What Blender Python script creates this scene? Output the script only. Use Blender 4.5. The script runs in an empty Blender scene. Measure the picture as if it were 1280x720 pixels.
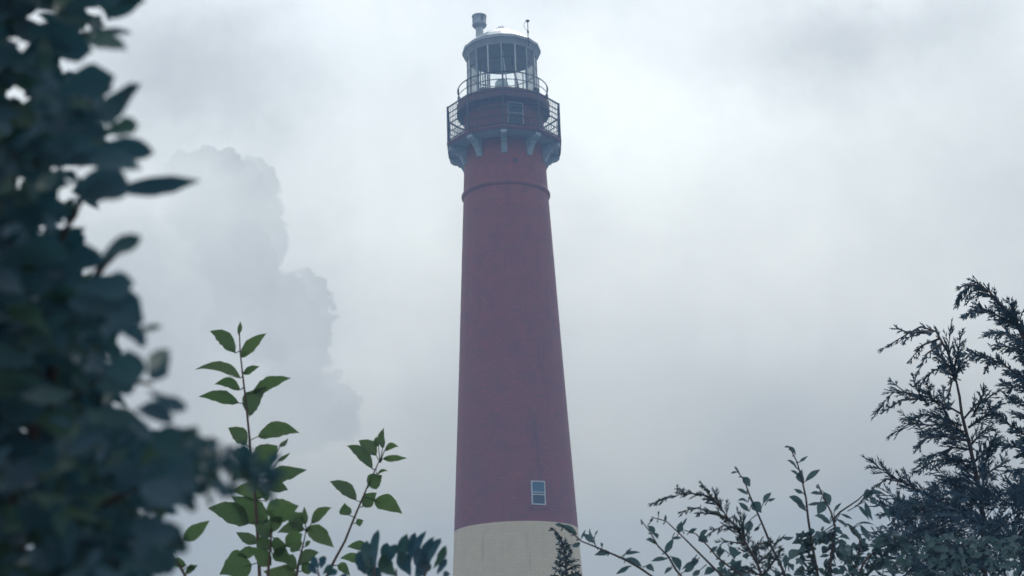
import bpy, math, random
from mathutils import Vector, Matrix

random.seed(7)
S = bpy.context.scene
COL = S.collection
R = math.radians

# ------------------------------------------------------------------ camera
PITCH, ROLL, FPX, EYE = R(18.0), R(-1.8), 1940.0, 1.6
cam = bpy.data.cameras.new('camera')
cam.sensor_width = 36.0
cam.lens = 36.0 * FPX / 1280.0
cam.clip_start = 0.05
cam.clip_end = 3000
cam.dof.use_dof = True
cam.dof.focus_distance = 11.0
cam.dof.aperture_fstop = 8.0
CAMROT = Matrix.Rotation(math.pi / 2 + PITCH, 3, 'X') @ Matrix.Rotation(ROLL, 3, 'Z')
cam_o = bpy.data.objects.new('camera', cam)
cam_o.matrix_world = Matrix.Translation((0, 0, EYE)) @ CAMROT.to_4x4()
COL.objects.link(cam_o)
S.camera = cam_o


def ray(px, py):
    d = CAMROT @ Vector(((px - 640) / FPX, (360 - py) / FPX, -1))
    return d.normalized()


def at(px, py, Y):
    """point seen at photo pixel (px, py) standing Y metres ahead"""
    d = ray(px, py)
    return d * (Y / d.y) + Vector((0, 0, EYE))


def azel(px, py):
    d = ray(px, py)
    return math.degrees(math.atan2(d.x, d.y)), math.degrees(math.asin(d.z))


# ------------------------------------------------------------------ exposure
S.view_settings.view_transform = 'Standard'
S.view_settings.look = 'None'
S.view_settings.gamma = 1.0
S.view_settings.use_curve_mapping = False
S.view_settings.exposure = 0.76

# ------------------------------------------------------------------ world
SUN_EL, SUN_AZ = R(40), R(12)          # behind the clouds, ahead and a little right
W = bpy.data.worlds.new('World')
S.world = W
W.use_nodes = True
nt = W.node_tree
nt.nodes.clear()


class G:
    """tiny node-graph helper"""
    def __init__(s, tree): s.t = tree
    def n(s, typ, **kw):
        x = s.t.nodes.new(typ)
        for k, v in kw.items(): setattr(x, k, v)
        return x
    def put(s, sock, v):
        if isinstance(v, bpy.types.NodeSocket): s.t.links.new(v, sock)
        elif v is not None: sock.default_value = v
    def m(s, op, a, b=None, c=None, clamp=False):
        x = s.n('ShaderNodeMath', operation=op, use_clamp=clamp)
        for i, v in enumerate((a, b, c)): s.put(x.inputs[i], v)
        return x.outputs[0]
    def mix(s, f, a, b, blend='MIX'):
        x = s.n('ShaderNodeMix', data_type='RGBA', blend_type=blend)
        s.put(x.inputs[0], f); s.put(x.inputs[6], a); s.put(x.inputs[7], b)
        return x.outputs[2]
    def noise(s, vec, scale, detail=4, rough=.55, dist=0.0):
        x = s.n('ShaderNodeTexNoise')
        s.put(x.inputs['Vector'], vec)
        x.inputs['Scale'].default_value = scale; x.inputs['Detail'].default_value = detail
        x.inputs['Roughness'].default_value = rough; x.inputs['Distortion'].default_value = dist
        return x.outputs['Fac']
    def smooth(s, v, a, b, lo=0.0, hi=1.0):
        x = s.n('ShaderNodeMapRange', interpolation_type='SMOOTHSTEP')
        s.put(x.inputs[0], v); x.inputs[1].default_value = a; x.inputs[2].default_value = b
        x.inputs[3].default_value = lo; x.inputs[4].default_value = hi
        return x.outputs[0]
    def ramp(s, v, stops):
        x = s.n('ShaderNodeValToRGB')
        s.put(x.inputs[0], v)
        e = x.color_ramp.elements
        while len(e) < len(stops): e.new(0.5)
        for i, (p, c) in enumerate(stops): e[i].position = p; e[i].color = (*c, 1)
        return x.outputs[0]


g = G(nt)
tc = g.n('ShaderNodeTexCoord').outputs['Generated']
sep = g.n('ShaderNodeSeparateXYZ'); nt.links.new(tc, sep.inputs[0])
az = g.m('MULTIPLY', g.m('ARCTAN2', sep.outputs[0], sep.outputs[1]), 57.29578)
el = g.m('MULTIPLY', g.m('ARCSINE', sep.outputs[2]), 57.29578)
nA = g.noise(tc, 9, 6, .6)
nB = g.noise(tc, 22, 8, .64)
mp = g.n('ShaderNodeMapping'); nt.links.new(tc, mp.inputs[0]); mp.inputs['Location'].default_value = (3.1, 1.7, 5.2)
nD = g.noise(mp.outputs[0], 4.5, 7, .6, .6)
nC = g.noise(mp.outputs[0], 22, 8, .64)
nE = g.noise(tc, 80, 6, .6)
nF = g.noise(mp.outputs[0], 80, 6, .6)
azd = g.m('ADD', g.m('ADD', az, g.m('MULTIPLY', g.m('SUBTRACT', nE, .5), 1.3)), g.m('MULTIPLY', g.m('SUBTRACT', nB, .5), 3.0))
eld = g.m('ADD', g.m('ADD', el, g.m('MULTIPLY', g.m('SUBTRACT', nF, .5), 1.3)), g.m('MULTIPLY', g.m('SUBTRACT', nC, .5), 3.0))


def blob(px, py, rx, ry, soft=True, edge=.12, lean=None):
    """elliptical cloud mass in azimuth / elevation, 0..1"""
    a0, e0 = azel(px, py)
    k = 1280 / FPX * 57.3 / 1280
    dx = g.m('DIVIDE', g.m('SUBTRACT', azd, a0), rx * k)
    dy = g.m('DIVIDE', g.m('SUBTRACT', eld, e0), ry * k)
    d = g.m('SQRT', g.m('ADD', g.m('MULTIPLY', dx, dx), g.m('MULTIPLY', dy, dy)))
    if soft: return g.smooth(d, 1.0, 0.0)
    msk = g.smooth(d, 1.0, 1.0 - edge)
    if lean:
        f = g.m('ADD', .6, g.m('ADD', g.m('MULTIPLY', dx, lean[0]), g.m('MULTIPLY', dy, lean[1])), clamp=True)
        msk = g.m('MULTIPLY', msk, f)
    return msk


SKYBRIGHT = 1.0
base = g.ramp(g.smooth(el, 0, 40), [(0, (.425, .385, .25)), (.16, (.485, .435, .30)), (.33, (.59, .578, .50)),
                                    (.6, (.67, .69, .645)), (1, (.66, .71, .75))])
tone = g.m('ADD', 1.0, g.m('MULTIPLY', g.m('ADD', g.m('SUBTRACT', nA, .5), g.m('SUBTRACT', nD, .5)), .34))
# brightness pools and grey banks of the overcast
for (px, py, rx, ry, amt) in [(810, 130, 330, 210, .17), (490, 330, 150, 270, .17), (440, 60, 160, 120, .05), (1000, 330, 420, 170, .05),
                              (170, 250, 130, 60, .08), (1020, 60, 300, 100, -.25), (240, 90, 250, 150, -.33), (1250, 120, 160, 220, -.13), (1150, 20, 250, 60, -.08), (640, -40, 300, 90, -.10), (165, 390, 200, 230, -.24),
                              (1000, 520, 400, 120, -.07), (770, 590, 200, 200, .09), (1200, 300, 180, 140, -.04), (480, 620, 120, 160, .04)]:
    tone = g.m('ADD', tone, g.m('MULTIPLY', blob(px, py, rx, ry), amt))
# the cumulus bank left of the tower, crisp on its sunny side
cum = None
for (px, py, rx, ry) in [(285, 262, 82, 66), (320, 232, 36, 40), (335, 300, 34, 50), (330, 400, 84, 64), (385, 375, 30, 34), (375, 440, 50, 75), (380, 515, 86, 56), (300, 340, 62, 70), (430, 500, 36, 40), (250, 215, 60, 30)]:
    b = blob(px, py, rx, ry, False, .19, (.38, .14))
    cum = b if cum is None else g.m('MAXIMUM', cum, b)
billow = g.noise(mp.outputs[0], 26, 6, .6, .4)
tone = g.m('SUBTRACT', tone, g.m('MULTIPLY', cum, g.m('ADD', .24, g.m('MULTIPLY', g.m('SUBTRACT', billow, .5), .35))))
tone = g.m('ADD', tone, g.m('MULTIPLY', g.m('SUBTRACT', nB, .5), .10))
tone = g.m('ADD', tone, g.m('MULTIPLY', g.m('SUBTRACT', g.noise(tc, 60, 5, .65, .5), .5), .06))
toned = g.n('ShaderNodeVectorMath', operation='SCALE')
nt.links.new(base, toned.inputs[0]); nt.links.new(tone, toned.inputs['Scale'])
lit = g.n('ShaderNodeVectorMath', operation='SCALE')
nt.links.new(toned.outputs[0], lit.inputs[0]); lit.inputs['Scale'].default_value = 10.0 * SKYBRIGHT
nish = g.n('ShaderNodeTexSky', sky_type='NISHITA', sun_disc=False)
nish.sun_elevation = SUN_EL; nish.sun_rotation = SUN_AZ
bg = g.n('ShaderNodeBackground'); bg.inputs['Strength'].default_value = 0.1
nt.links.new(g.mix(.94, nish.outputs[0], lit.outputs[0]), bg.inputs['Color'])
nt.links.new(bg.outputs[0], g.n('ShaderNodeOutputWorld').inputs[0])

# ------------------------------------------------------------------ sun (veiled by cloud)
sl = bpy.data.lights.new('sun', 'SUN')
sl.energy = 0.8; sl.angle = R(25); sl.color = (1, .96, .9)
so = bpy.data.objects.new('sun', sl)
sd = Vector((math.sin(SUN_AZ) * math.cos(SUN_EL), math.cos(SUN_AZ) * math.cos(SUN_EL), math.sin(SUN_EL)))
so.rotation_euler = sd.to_track_quat('Z', 'Y').to_euler()
so.location = (0, 0, 80)
COL.objects.link(so)


# ------------------------------------------------------------------ helpers
class MB:
    def __init__(s): s.v, s.f, s.smooth = [], [], False
    def add(s, vs, fs):
        o = len(s.v); s.v += [Vector(p) for p in vs]; s.f += [tuple(i + o for i in f) for f in fs]; return s
    def lathe(s, prof, n=96, rot=0.0, cap0=False, cap1=False, c=(0, 0)):
        vs, fs = [], []
        for (r, z) in prof:
            for i in range(n):
                a = rot + 2 * math.pi * i / n
                vs.append((c[0] + r * math.sin(a), c[1] - r * math.cos(a), z))
        for j in range(len(prof) - 1):
            for i in range(n):
                k = (i + 1) % n
                fs.append((j * n + i, j * n + k, (j + 1) * n + k, (j + 1) * n + i))
        if cap0: fs.append(tuple(range(n))[::-1])
        if cap1: fs.append(tuple((len(prof) - 1) * n + i for i in range(n)))
        return s.add(vs, fs)
    def tube(s, pts, rad, n=5, cap=True):
        pts = [Vector(p) for p in pts]
        if not hasattr(rad, '__len__'): rad = [rad] * len(pts)
        vs, fs = [], []
        for i, p in enumerate(pts):
            t = (pts[min(i + 1, len(pts) - 1)] - pts[max(i - 1, 0)]).normalized()
            u = t.orthogonal().normalized() if i == 0 else (u - t * u.dot(t)).normalized()
            w = t.cross(u)
            for k in range(n):
                a = 2 * math.pi * k / n
                vs.append(p + (u * math.cos(a) + w * math.sin(a)) * rad[i])
        for i in range(len(pts) - 1):
            for k in range(n):
                q = (k + 1) % n
                fs.append((i * n + k, i * n + q, (i + 1) * n + q, (i + 1) * n + k))
        if cap:
            fs.append(tuple(range(n))[::-1]); fs.append(tuple((len(pts) - 1) * n + k for k in range(n)))
        return s.add(vs, fs)
    def hoop(s, r, z, t, n=80, m=6):
        """closed round rail of tube radius t"""
        vs, fs = [], []
        for i in range(n):
            a = 2 * math.pi * i / n
            for k in range(m):
                b = 2 * math.pi * k / m
                q = r + t * math.cos(b)
                vs.append((q * math.sin(a), -q * math.cos(a), z + t * math.sin(b)))
        for i in range(n):
            for k in range(m):
                fs.append((i * m + k, ((i + 1) % n) * m + k, ((i + 1) % n) * m + (k + 1) % m, i * m + (k + 1) % m))
        return s.add(vs, fs)
    def box(s, x0, x1, y0, y1, z0, z1, M=None):
        vs = [Vector((x, y, z)) for x in (x0, x1) for y in (y0, y1) for z in (z0, z1)]
        if M is not None: vs = [M @ p for p in vs]
        return s.add(vs, [(0, 1, 3, 2), (4, 6, 7, 5), (0, 4, 5, 1), (2, 3, 7, 6), (0, 2, 6, 4), (1, 5, 7, 3)])
    def build(s, name, mat, parent=None, smooth=False, origin=None, bevel=0):
        off = origin if origin is not None else Vector((0, 0, 0))
        me = bpy.data.meshes.new(name)
        me.from_pydata([p - off for p in s.v], [], s.f)
        me.materials.append(mat); me.update()
        if smooth:
            me.polygons.foreach_set('use_smooth', [True] * len(me.polygons))
        o = bpy.data.objects.new(name, me); COL.objects.link(o)
        if parent is not None: o.parent = parent
        if bevel:
            b = o.modifiers.new('bevel', 'BEVEL'); b.width = bevel; b.segments = 2; b.limit_method = 'ANGLE'
        return o


def tag(o, label=None, cat=None, group=None, kind=None):
    for k, v in (('label', label), ('category', cat), ('group', group), ('kind', kind)):
        if v: o[k] = v
    return o


def empty(name, loc):
    o = bpy.data.objects.new(name, None); COL.objects.link(o); o.location = loc
    o.empty_display_size = .2
    return o


def mat(name, color, rough=.6, spec=.5, metal=0.0):
    m = bpy.data.materials.new(name); m.use_nodes = True
    t = m.node_tree; b = t.nodes['Principled BSDF']
    b.inputs['Base Color'].default_value = (*color, 1); b.inputs['Roughness'].default_value = rough
    b.inputs['Specular IOR Level'].default_value = spec; b.inputs['Metallic'].default_value = metal
    return m, G(t), b


def painted(name, c0, c1, rough=.6, scale=3, bump=.0, metal=0.0):
    m, q, b = mat(name, c0, rough, .4, metal)
    tcx = q.n('ShaderNodeTexCoord').outputs['Object']
    f = q.noise(tcx, scale, 6, .65)
    q.put(b.inputs['Base Color'], q.mix(q.smooth(f, .35, .7), (*c0, 1), (*c1, 1)))
    q.put(b.inputs['Roughness'], q.m('ADD', rough - .1, q.m('MULTIPLY', f, .2)))
    if bump:
        bn = q.n('ShaderNodeBump'); bn.inputs['Strength'].default_value = bump; bn.inputs['Distance'].default_value = .02
        q.put(bn.inputs['Height'], q.noise(tcx, scale * 9, 4)); q.put(b.inputs['Normal'], bn.outputs[0])
    return m


def brick_paint(name, c0, c1, cd, stain, courses):
    """painted brickwork wrapped round the tower: courses, blotches, run-down streaks"""
    m, q, b = mat(name, c0, .62, .28)
    tco = q.n('ShaderNodeTexCoord').outputs['Object']
    sp = q.n('ShaderNodeSeparateXYZ'); q.put(sp.inputs[0], tco)
    ang = q.m('ARCTAN2', sp.outputs[0], q.m('MULTIPLY', sp.outputs[1], -1.0))
    cv = q.n('ShaderNodeCombineXYZ')
    q.put(cv.inputs[0], q.m('MULTIPLY', ang, 3.2)); q.put(cv.inputs[1], sp.outputs[2])
    br = q.n('ShaderNodeTexBrick'); q.put(br.inputs['Vector'], cv.outputs[0])
    br.inputs['Scale'].default_value = 1.0; br.inputs['Brick Width'].default_value = .42; br.inputs['Row Height'].default_value = .20
    br.inputs['Mortar Size'].default_value = .02; br.inputs['Mortar Smooth'].default_value = .4
    br.inputs['Color1'].default_value = (1, 1, 1, 1); br.inputs['Color2'].default_value = (.80, .80, .80, 1); br.inputs['Mortar'].default_value = (.60, .60, .60, 1)
    blot = q.noise(tco, 1.1, 8, .7)
    col = q.mix(q.smooth(blot, .38, .64), (*c0, 1), (*c1, 1))
    fine = q.noise(tco, 14, 4, .7)
    col = q.mix(q.smooth(fine, .42, .72, 0, .55), col, (*cd, 1))
    # vertical runs of damp and soot
    mv = q.n('ShaderNodeMapping'); q.put(mv.inputs[0], cv.outputs[0]); mv.inputs['Scale'].default_value = (2.6, .22, 1)
    st = q.smooth(q.noise(mv.outputs[0], 1.0, 6, .65, .3), .54, .74)
    zone = q.m('MULTIPLY', q.smooth(ang, .02, .35), q.smooth(ang, .75, .5))
    zone = q.m('MULTIPLY', zone, q.m('MULTIPLY', q.smooth(sp.outputs[2], 16.5, 20), q.smooth(sp.outputs[2], 30, 22)))
    col = q.mix(q.m('MULTIPLY', st, q.m('ADD', .38, q.m('MULTIPLY', zone, stain))), col, (*[x * .45 for x in cd], 1))
    col = q.mix(courses, col, q.mix(1.0, col, br.outputs['Color'], 'MULTIPLY'))
    q.put(b.inputs['Base Color'], col)
    bn = q.n('ShaderNodeBump'); bn.inputs['Strength'].default_value = .55; bn.inputs['Distance'].default_value = .015
    q.put(bn.inputs['Height'], q.m('ADD', q.m('SUBTRACT', 1.0, br.outputs['Fac']), q.m('MULTIPLY', fine, .8)))
    q.put(b.inputs['Normal'], bn.outputs[0])
    return m


M_red = brick_paint('red_painted_brick', (.27, .053, .034), (.215, .048, .036), (.12, .034, .04), .9, .75)
M_cream = brick_paint('cream_painted_brick', (.66, .54, .365), (.61, .50, .34), (.52, .43, .30), .35, .28)
M_redmetal = painted('dark_red_ironwork', (.11, .024, .034), (.085, .022, .032), .55, 2.5, .1)
M_iron = painted('black_iron', (.022, .022, .028), (.04, .036, .04), .5, 5)
M_grey = painted('pale_grey_paint', (.30, .33, .37), (.20, .23, .27), .6, 3, .1)
M_soffit = painted('soffit_paint', (.30, .32, .35), (.24, .26, .30), .65, 2, .1)
M_zinc = painted('zinc_sheet', (.50, .53, .55), (.40, .43, .46), .38, 3, 0, .5)
M_white = painted('white_frame_paint', (.56, .56, .60), (.44, .44, .48), .5, 6)
M_steel = painted('galvanised_steel', (.42, .44, .46), (.33, .35, .37), .45, 8, 0, .6)
M_dark = painted('dark_ceiling_paint', (.16, .19, .24), (.20, .23, .27), .7, 2)
M_lens, _q, _b = mat('lens_glass', (.55, .65, .65), .08, .8)

M_pane, q_, b_ = mat('window_pane', (.02, .03, .04), .12, .45)
q_.put(b_.inputs['Base Color'], q_.mix(q_.noise(q_.n('ShaderNodeTexCoord').outputs['Object'], 2.5, 3), (.012, .02, .03, 1), (.05, .07, .09, 1)))
M_sky_pane = painted('sky_reflection_blue', (.06, .12, .19), (.05, .10, .16), .6, 5)  # sky reflection put into the colour of the upper pane

M_glass = bpy.data.materials.new('lantern_glazing'); M_glass.use_nodes = True
t_ = M_glass.node_tree; t_.nodes.clear(); q_ = G(t_)
tr = q_.n('ShaderNodeBsdfTransparent'); tr.inputs[0].default_value = (.93, .96, .97, 1)
gl = q_.n('ShaderNodeBsdfGlossy'); gl.inputs['Roughness'].default_value = .04
fr = q_.n('ShaderNodeFresnel'); fr.inputs[0].default_value = 1.5
mx = q_.n('ShaderNodeMixShader'); q_.put(mx.inputs[0], q_.m('MULTIPLY', fr.outputs[0], .8)); q_.put(mx.inputs[1], tr.outputs[0]); q_.put(mx.inputs[2], gl.outputs[0])
q_.put(q_.n('ShaderNodeOutputMaterial').inputs[0], mx.outputs[0])


def leafmat(name, c0, c1, c2, rough=.5, spec=.4, trans=.3, tcol=None):
    m, q, b = mat(name, c0, rough, spec)
    rnd = q.n('ShaderNodeNewGeometry').outputs['Random Per Island']
    col = q.ramp(rnd, [(0, c0), (.5, c1), (1, c2)])
    f = q.noise(q.n('ShaderNodeTexCoord').outputs['Object'], 60, 4, .6)
    col = q.mix(q.smooth(f, .35, .75, 0, .45), col, (*[x * .6 for x in c0], 1))
    q.put(b.inputs['Base Color'], col)
    tl = q.n('ShaderNodeBsdfTranslucent'); q.put(tl.inputs[0], q.mix(.5, col, (*(tcol or (c2[0] * 1.2, c2[1] * 1.6, c2[2] * .6)), 1)))
    mx = q.n('ShaderNodeMixShader'); mx.inputs[0].default_value = trans
    q.put(mx.inputs[1], b.outputs[0]); q.put(mx.inputs[2], tl.outputs[0])
    out = [x for x in q.t.nodes if x.type == 'OUTPUT_MATERIAL'][0]
    q.put(out.inputs[0], mx.outputs[0])
    return m


M_leaf_sap = leafmat('sapling_leaf', (.034, .062, .038), (.046, .080, .044), (.070, .104, .046), .5, .4, .42, (.13, .26, .09))
M_leaf_bay = leafmat('waxy_dark_leaf', (.020, .058, .096), (.028, .080, .122), (.038, .084, .044), .48, .35, .28, (.02, .10, .13))
M_leaf_pri = leafmat('small_shrub_leaf', (.032, .070, .092), (.042, .086, .110), (.056, .104, .112), .5, .45, .34, (.08, .17, .19))
M_cedar = leafmat('cedar_scale_foliage', (.044, .100, .165), (.056, .125, .195), (.075, .140, .180), .55, .45, .45, (.09, .20, .33))
M_cedar_green = leafmat('green_cedar_foliage', (.032, .066, .086), (.042, .082, .100), (.056, .10, .11), .65, .3, .25, (.06, .13, .18))
M_bark = painted('twig_bark', (.040, .032, .036), (.060, .050, .052), .8, 40, .2)
M_redstem = painted('red_brown_stem', (.070, .038, .034), (.050, .030, .028), .6, 40)

# ------------------------------------------------------------------ ground, haze
m, q, b = mat('sandy_grass', (.2, .18, .12), .9, .1)
tcg = q.n('ShaderNodeTexCoord').outputs['Object']
n1 = q.noise(tcg, .15, 8, .65); n2 = q.noise(tcg, 3.0, 6, .7)
colg = q.mix(q.smooth(n1, .42, .58), (.34, .30, .23, 1), (.075, .10, .04, 1))
q.put(b.inputs['Base Color'], q.mix(q.smooth(n2, .4, .7, 0, .5), colg, (.12, .11, .06, 1)))
bn = q.n('ShaderNodeBump'); bn.inputs['Strength'].default_value = .6; bn.inputs['Distance'].default_value = .1
q.put(bn.inputs['Height'], n2); q.put(b.inputs['Normal'], bn.outputs[0])
GR = 300
gm = MB(); N = 42
for j in range(N + 1):
    for i in range(N + 1):
        x, y = -GR + 2 * GR * i / N, -GR + 2 * GR * j / N
        gm.v.append(Vector((x, y, 0)))
for j in range(N):
    for i in range(N):
        o = j * (N + 1) + i
        gm.f.append((o, o + 1, o + N + 2, o + N + 1))
tag(gm.build('ground', m), kind='structure')

HAZE_DENSITY, HAZE_COLOR = 0.0036, (.30, .56, 1.0)  # even blue haze added to stand in for the lens's veil of stray light
hm = bpy.data.materials.new('veil_haze'); hm.use_nodes = True
ht = hm.node_tree; ht.nodes.clear()
pv = ht.nodes.new('ShaderNodeVolumePrincipled')
pv.inputs['Color'].default_value = (*HAZE_COLOR, 1); pv.inputs['Density'].default_value = HAZE_DENSITY
pv.inputs['Anisotropy'].default_value = 0.0
pv.inputs['Density Attribute'].default_value = ''
ho = ht.nodes.new('ShaderNodeOutputMaterial'); ht.links.new(pv.outputs[0], ho.inputs['Volume'])
tag(MB().box(-GR - 8, GR + 8, -GR - 8, GR + 8, -1, 51.5).build('haze', hm), kind='stuff')

# ------------------------------------------------------------------ lighthouse
LH = Vector((-.2, 90, 0))
lh = empty('lighthouse', LH)
tag(lh, 'tall red brick lighthouse with a cream lower half, iron gallery and glass lantern', 'lighthouse')


def pol(r, a, z): return Vector((r * math.sin(a), -r * math.cos(a), z))
def rotz(a): return Matrix.Rotation(a, 4, 'Z')


def rshaft(z):
    pts = [(0, 4.42), (13.43, 3.73), (16.0, 3.60), (25.8, 3.13), (36.8, 2.64), (39.9, 2.52)]
    for (z0, r0), (z1, r1) in zip(pts, pts[1:]):
        if z <= z1: return r0 + (r1 - r0) * (z - z0) / (z1 - z0)
    return pts[-1][1]


MB().lathe([(rshaft(z), z) for z in [i * 16.0 / 16 for i in range(17)]], 128).build('lower_shaft', M_cream, lh, True)
MB().lathe([(rshaft(z), z) for z in [16.0 + i * (39.86 - 16.0) / 30 for i in range(31)]], 128).build('upper_shaft', M_red, lh, True)
MB().lathe([(2.60, 36.58), (2.70, 36.64), (2.76, 36.76), (2.76, 36.86), (2.70, 36.96), (2.60, 37.02)], 128).build('ring_moulding', M_red, lh, True)
# small round vent under the gallery
vm = MB(); A = R(14.2)
fr_ = rotz(A) @ Matrix.Translation((0, -rshaft(38.2), 38.2)) @ Matrix.Rotation(R(90), 4, 'X')
ring = []
for (r, d) in [(.20, -.05), (.20, .05), (.12, .05), (.12, .01)]:
    ring.append([fr_ @ Vector((r * math.cos(k * math.pi / 10), r * math.sin(k * math.pi / 10), d)) for k in range(20)])
vs = sum(ring, []); fs = []
for j in range(3):
    for k in range(20): fs.append((j * 20 + k, j * 20 + (k + 1) % 20, (j + 1) * 20 + (k + 1) % 20, (j + 1) * 20 + k))
fs.append(tuple(60 + k for k in range(20)))
vm.add(vs, fs).build('round_vent', M_redmetal, lh)

# gallery
NG = 10; RD = 3.74
gal = MB().lathe([(2.4, 40.10), (RD, 40.10), (RD, 39.98), (RD - .05, 39.95), (RD - .05, 39.87), (RD - .12, 39.865)], NG).build('gallery_deck', M_redmetal, lh)
MB().lathe([(RD - .13, 39.86), (3.2, 39.84), (2.46, 39.80)], NG).build('gallery_soffit', M_soffit, lh)
prof = [(2.44, 39.83), (3.60, 39.83), (3.60, 39.62), (3.42, 39.50), (3.24, 39.45), (3.12, 39.40), (3.10, 39.30), (2.98, 39.28), (2.86, 39.12), (2.74, 38.90), (2.66, 38.70), (2.44, 38.66)]
for k in range(NG):
    bm_ = MB(); a = 2 * math.pi * k / NG; w = .18
    vs = []
    for sgn in (-1, 1):
        for (r, z) in prof: vs.append(rotz(a) @ Vector((sgn * w, -r, z)))
    n = len(prof)
    fs = [tuple(range(n)), tuple(range(n, 2 * n))[::-1]] + [(i, n + i, n + (i + 1) % n, (i + 1) % n) for i in range(n)]
    bm_.add(vs, fs).build('bracket', M_grey, lh, bevel=.015)
# watch room and the flared cornice under the lantern deck
MB().lathe([(2.5, 40.11), (2.5, 42.11)], 96).build('watch_room_wall', M_red, lh, True)
MB().lathe([(2.5, 42.10), (2.56, 42.13), (2.86, 42.24), (2.90, 42.30), (2.95, 42.32), (2.95, 42.92), (1.9, 42.925)], 96).build('lantern_deck', M_redmetal, lh)

# tall caged gallery railing
RC = 3.66
gr = MB()
for z, t in ((42.46, .055), (42.02, .035), (41.68, .03), (41.32, .045), (40.75, .03), (40.22, .04)):
    for k in range(NG):
        gr.tube([pol(RC, 2 * math.pi * k / NG, z), pol(RC, 2 * math.pi * (k + 1) / NG, z)], t, 6)
grail = gr.build('gallery_railing', M_iron, lh)
for k in range(NG):
    a = 2 * math.pi * k / NG
    MB().tube([pol(RC, a, 40.1), pol(RC, a, 42.52)], .06, 8).build('post', M_iron, grail)
    p0, p1 = pol(RC, a, 0), pol(RC, a + 2 * math.pi / NG, 0)
    bp = MB()
    for i in range(1, 13):
        p = p0.lerp(p1, i / 13)
        bp.tube([p + Vector((0, 0, 40.2)), p + Vector((0, 0, 42.45))], .026, 4)
    bp.build('bar_panel', M_iron, grail)

# lantern railing
lr = MB(); lr.hoop(2.86, 44.02, .038); lr.hoop(2.86, 43.5, .026)
lrail = lr.build('lantern_railing', M_iron, lh, True)
for k in range(14):
    a = 2 * math.pi * k / 14 + R(1)
    MB().tube([pol(2.86, a, 42.9), pol(2.86, a, 44.02)], .034, 6).build('post', M_iron, lrail)

# lantern
NL = 16; RL = 2.2
MB().lathe([(RL + .05, 42.9), (RL + .05, 43.22), (RL - .06, 43.22)], NL).build('lantern_sill', M_redmetal, lh)
MB().lathe([(RL, 43.22), (RL, 46.30)], NL).build('lantern_glass', M_glass, lh)
for k in range(NL):
    a = 2 * math.pi * k / NL
    MB().box(-.034, .034, -RL - .05, -RL + .05, 43.2, 46.32, rotz(a)).build('mullion', M_steel if k % 2 or k in (4, 12) else M_grey, lh)
mb = MB()
for k in range(NL):
    a = 2 * math.pi * k / NL; mb.tube([pol(RL, a, 45.35), pol(RL, a + 2 * math.pi / NL, 45.35)], .03, 4)
mb.build('glazing_bar', M_iron, lh)
MB().lathe([(.02, 46.40), (RL - .03, 46.28)], NL).build('lantern_ceiling', M_dark, lh)
MB().lathe([(RL - .02, 46.27), (RL + .05, 46.27), (RL + .09, 46.36), (2.44, 46.58), (2.52, 46.62), (2.52, 46.80), (2.46, 46.84)], NL).build('eave', M_soffit, lh)
roof = MB().lathe([(2.49, 46.83), (1.9, 47.32), (1.2, 47.82), (.6, 48.16), (.40, 48.22)], NL, cap1=True).build('roof', M_zinc, lh)
fi = MB().lathe([(.47, 48.19), (.44, 48.29), (.2, 48.42), (.02, 48.46)], 20)
for (a, h) in [(0, .16), (1.3, .22), (2.6, .16), (3.9, .22), (5.2, .16)]:
    fi.tube([pol(.14, a, 48.37), pol(.14, a, 48.40 + h)], [.05, .03], 6)
fi.build('finial', M_steel, roof, True)
cx, cy = -1.37, -.05
vt = MB().lathe([(.25, 47.1), (.25, 48.5), (.30, 48.56)], 32, c=(cx, cy)).build('ventilator_stack', M_zinc, lh, True)
MB().lathe([(.27, 48.5), (.40, 48.58), (.47, 48.70), (.47, 48.76), (.445, 48.78), (.445, 49.28), (.475, 49.30), (.475, 49.36), (.3, 49.38)], 40, c=(cx, cy), cap1=True).build('ventilator_cowl', M_grey, vt, True)
for a in (R(-62), R(25)):
    MB().box(-.035, .035, -.458, -.44, 48.80, 49.28, Matrix.Translation((cx, cy, 0)) @ rotz(a)).build('cowl_strap', M_iron, vt)
# wind sensor on a pole clamped to the eave
aa = R(42); ap = pol(2.56, aa, 0)
am = MB().tube([ap + Vector((0, 0, 46.2)), ap + Vector((0, 0, 47.88))], .028, 6)
am.lathe([(.02, 47.86), (.12, 47.90), (.13, 47.96), (.05, 48.0)], 12, c=(ap.x, ap.y), cap1=True)
am.box(ap.x - .06, ap.x + .06, ap.y - .06, ap.y + .06, 47.1, 47.22)
ant = am.build('wind_sensor', M_iron, lh)
MB().tube([ap + Vector((-.06, 0, 47.95)), ap + Vector((-.2, 0, 47.82)), ap + Vector((-.25, 0, 47.62)), ap + Vector((-.18, 0, 47.42)), ap + Vector((-.03, 0, 47.25))], .013, 5).build('cable', M_iron, ant)

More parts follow.
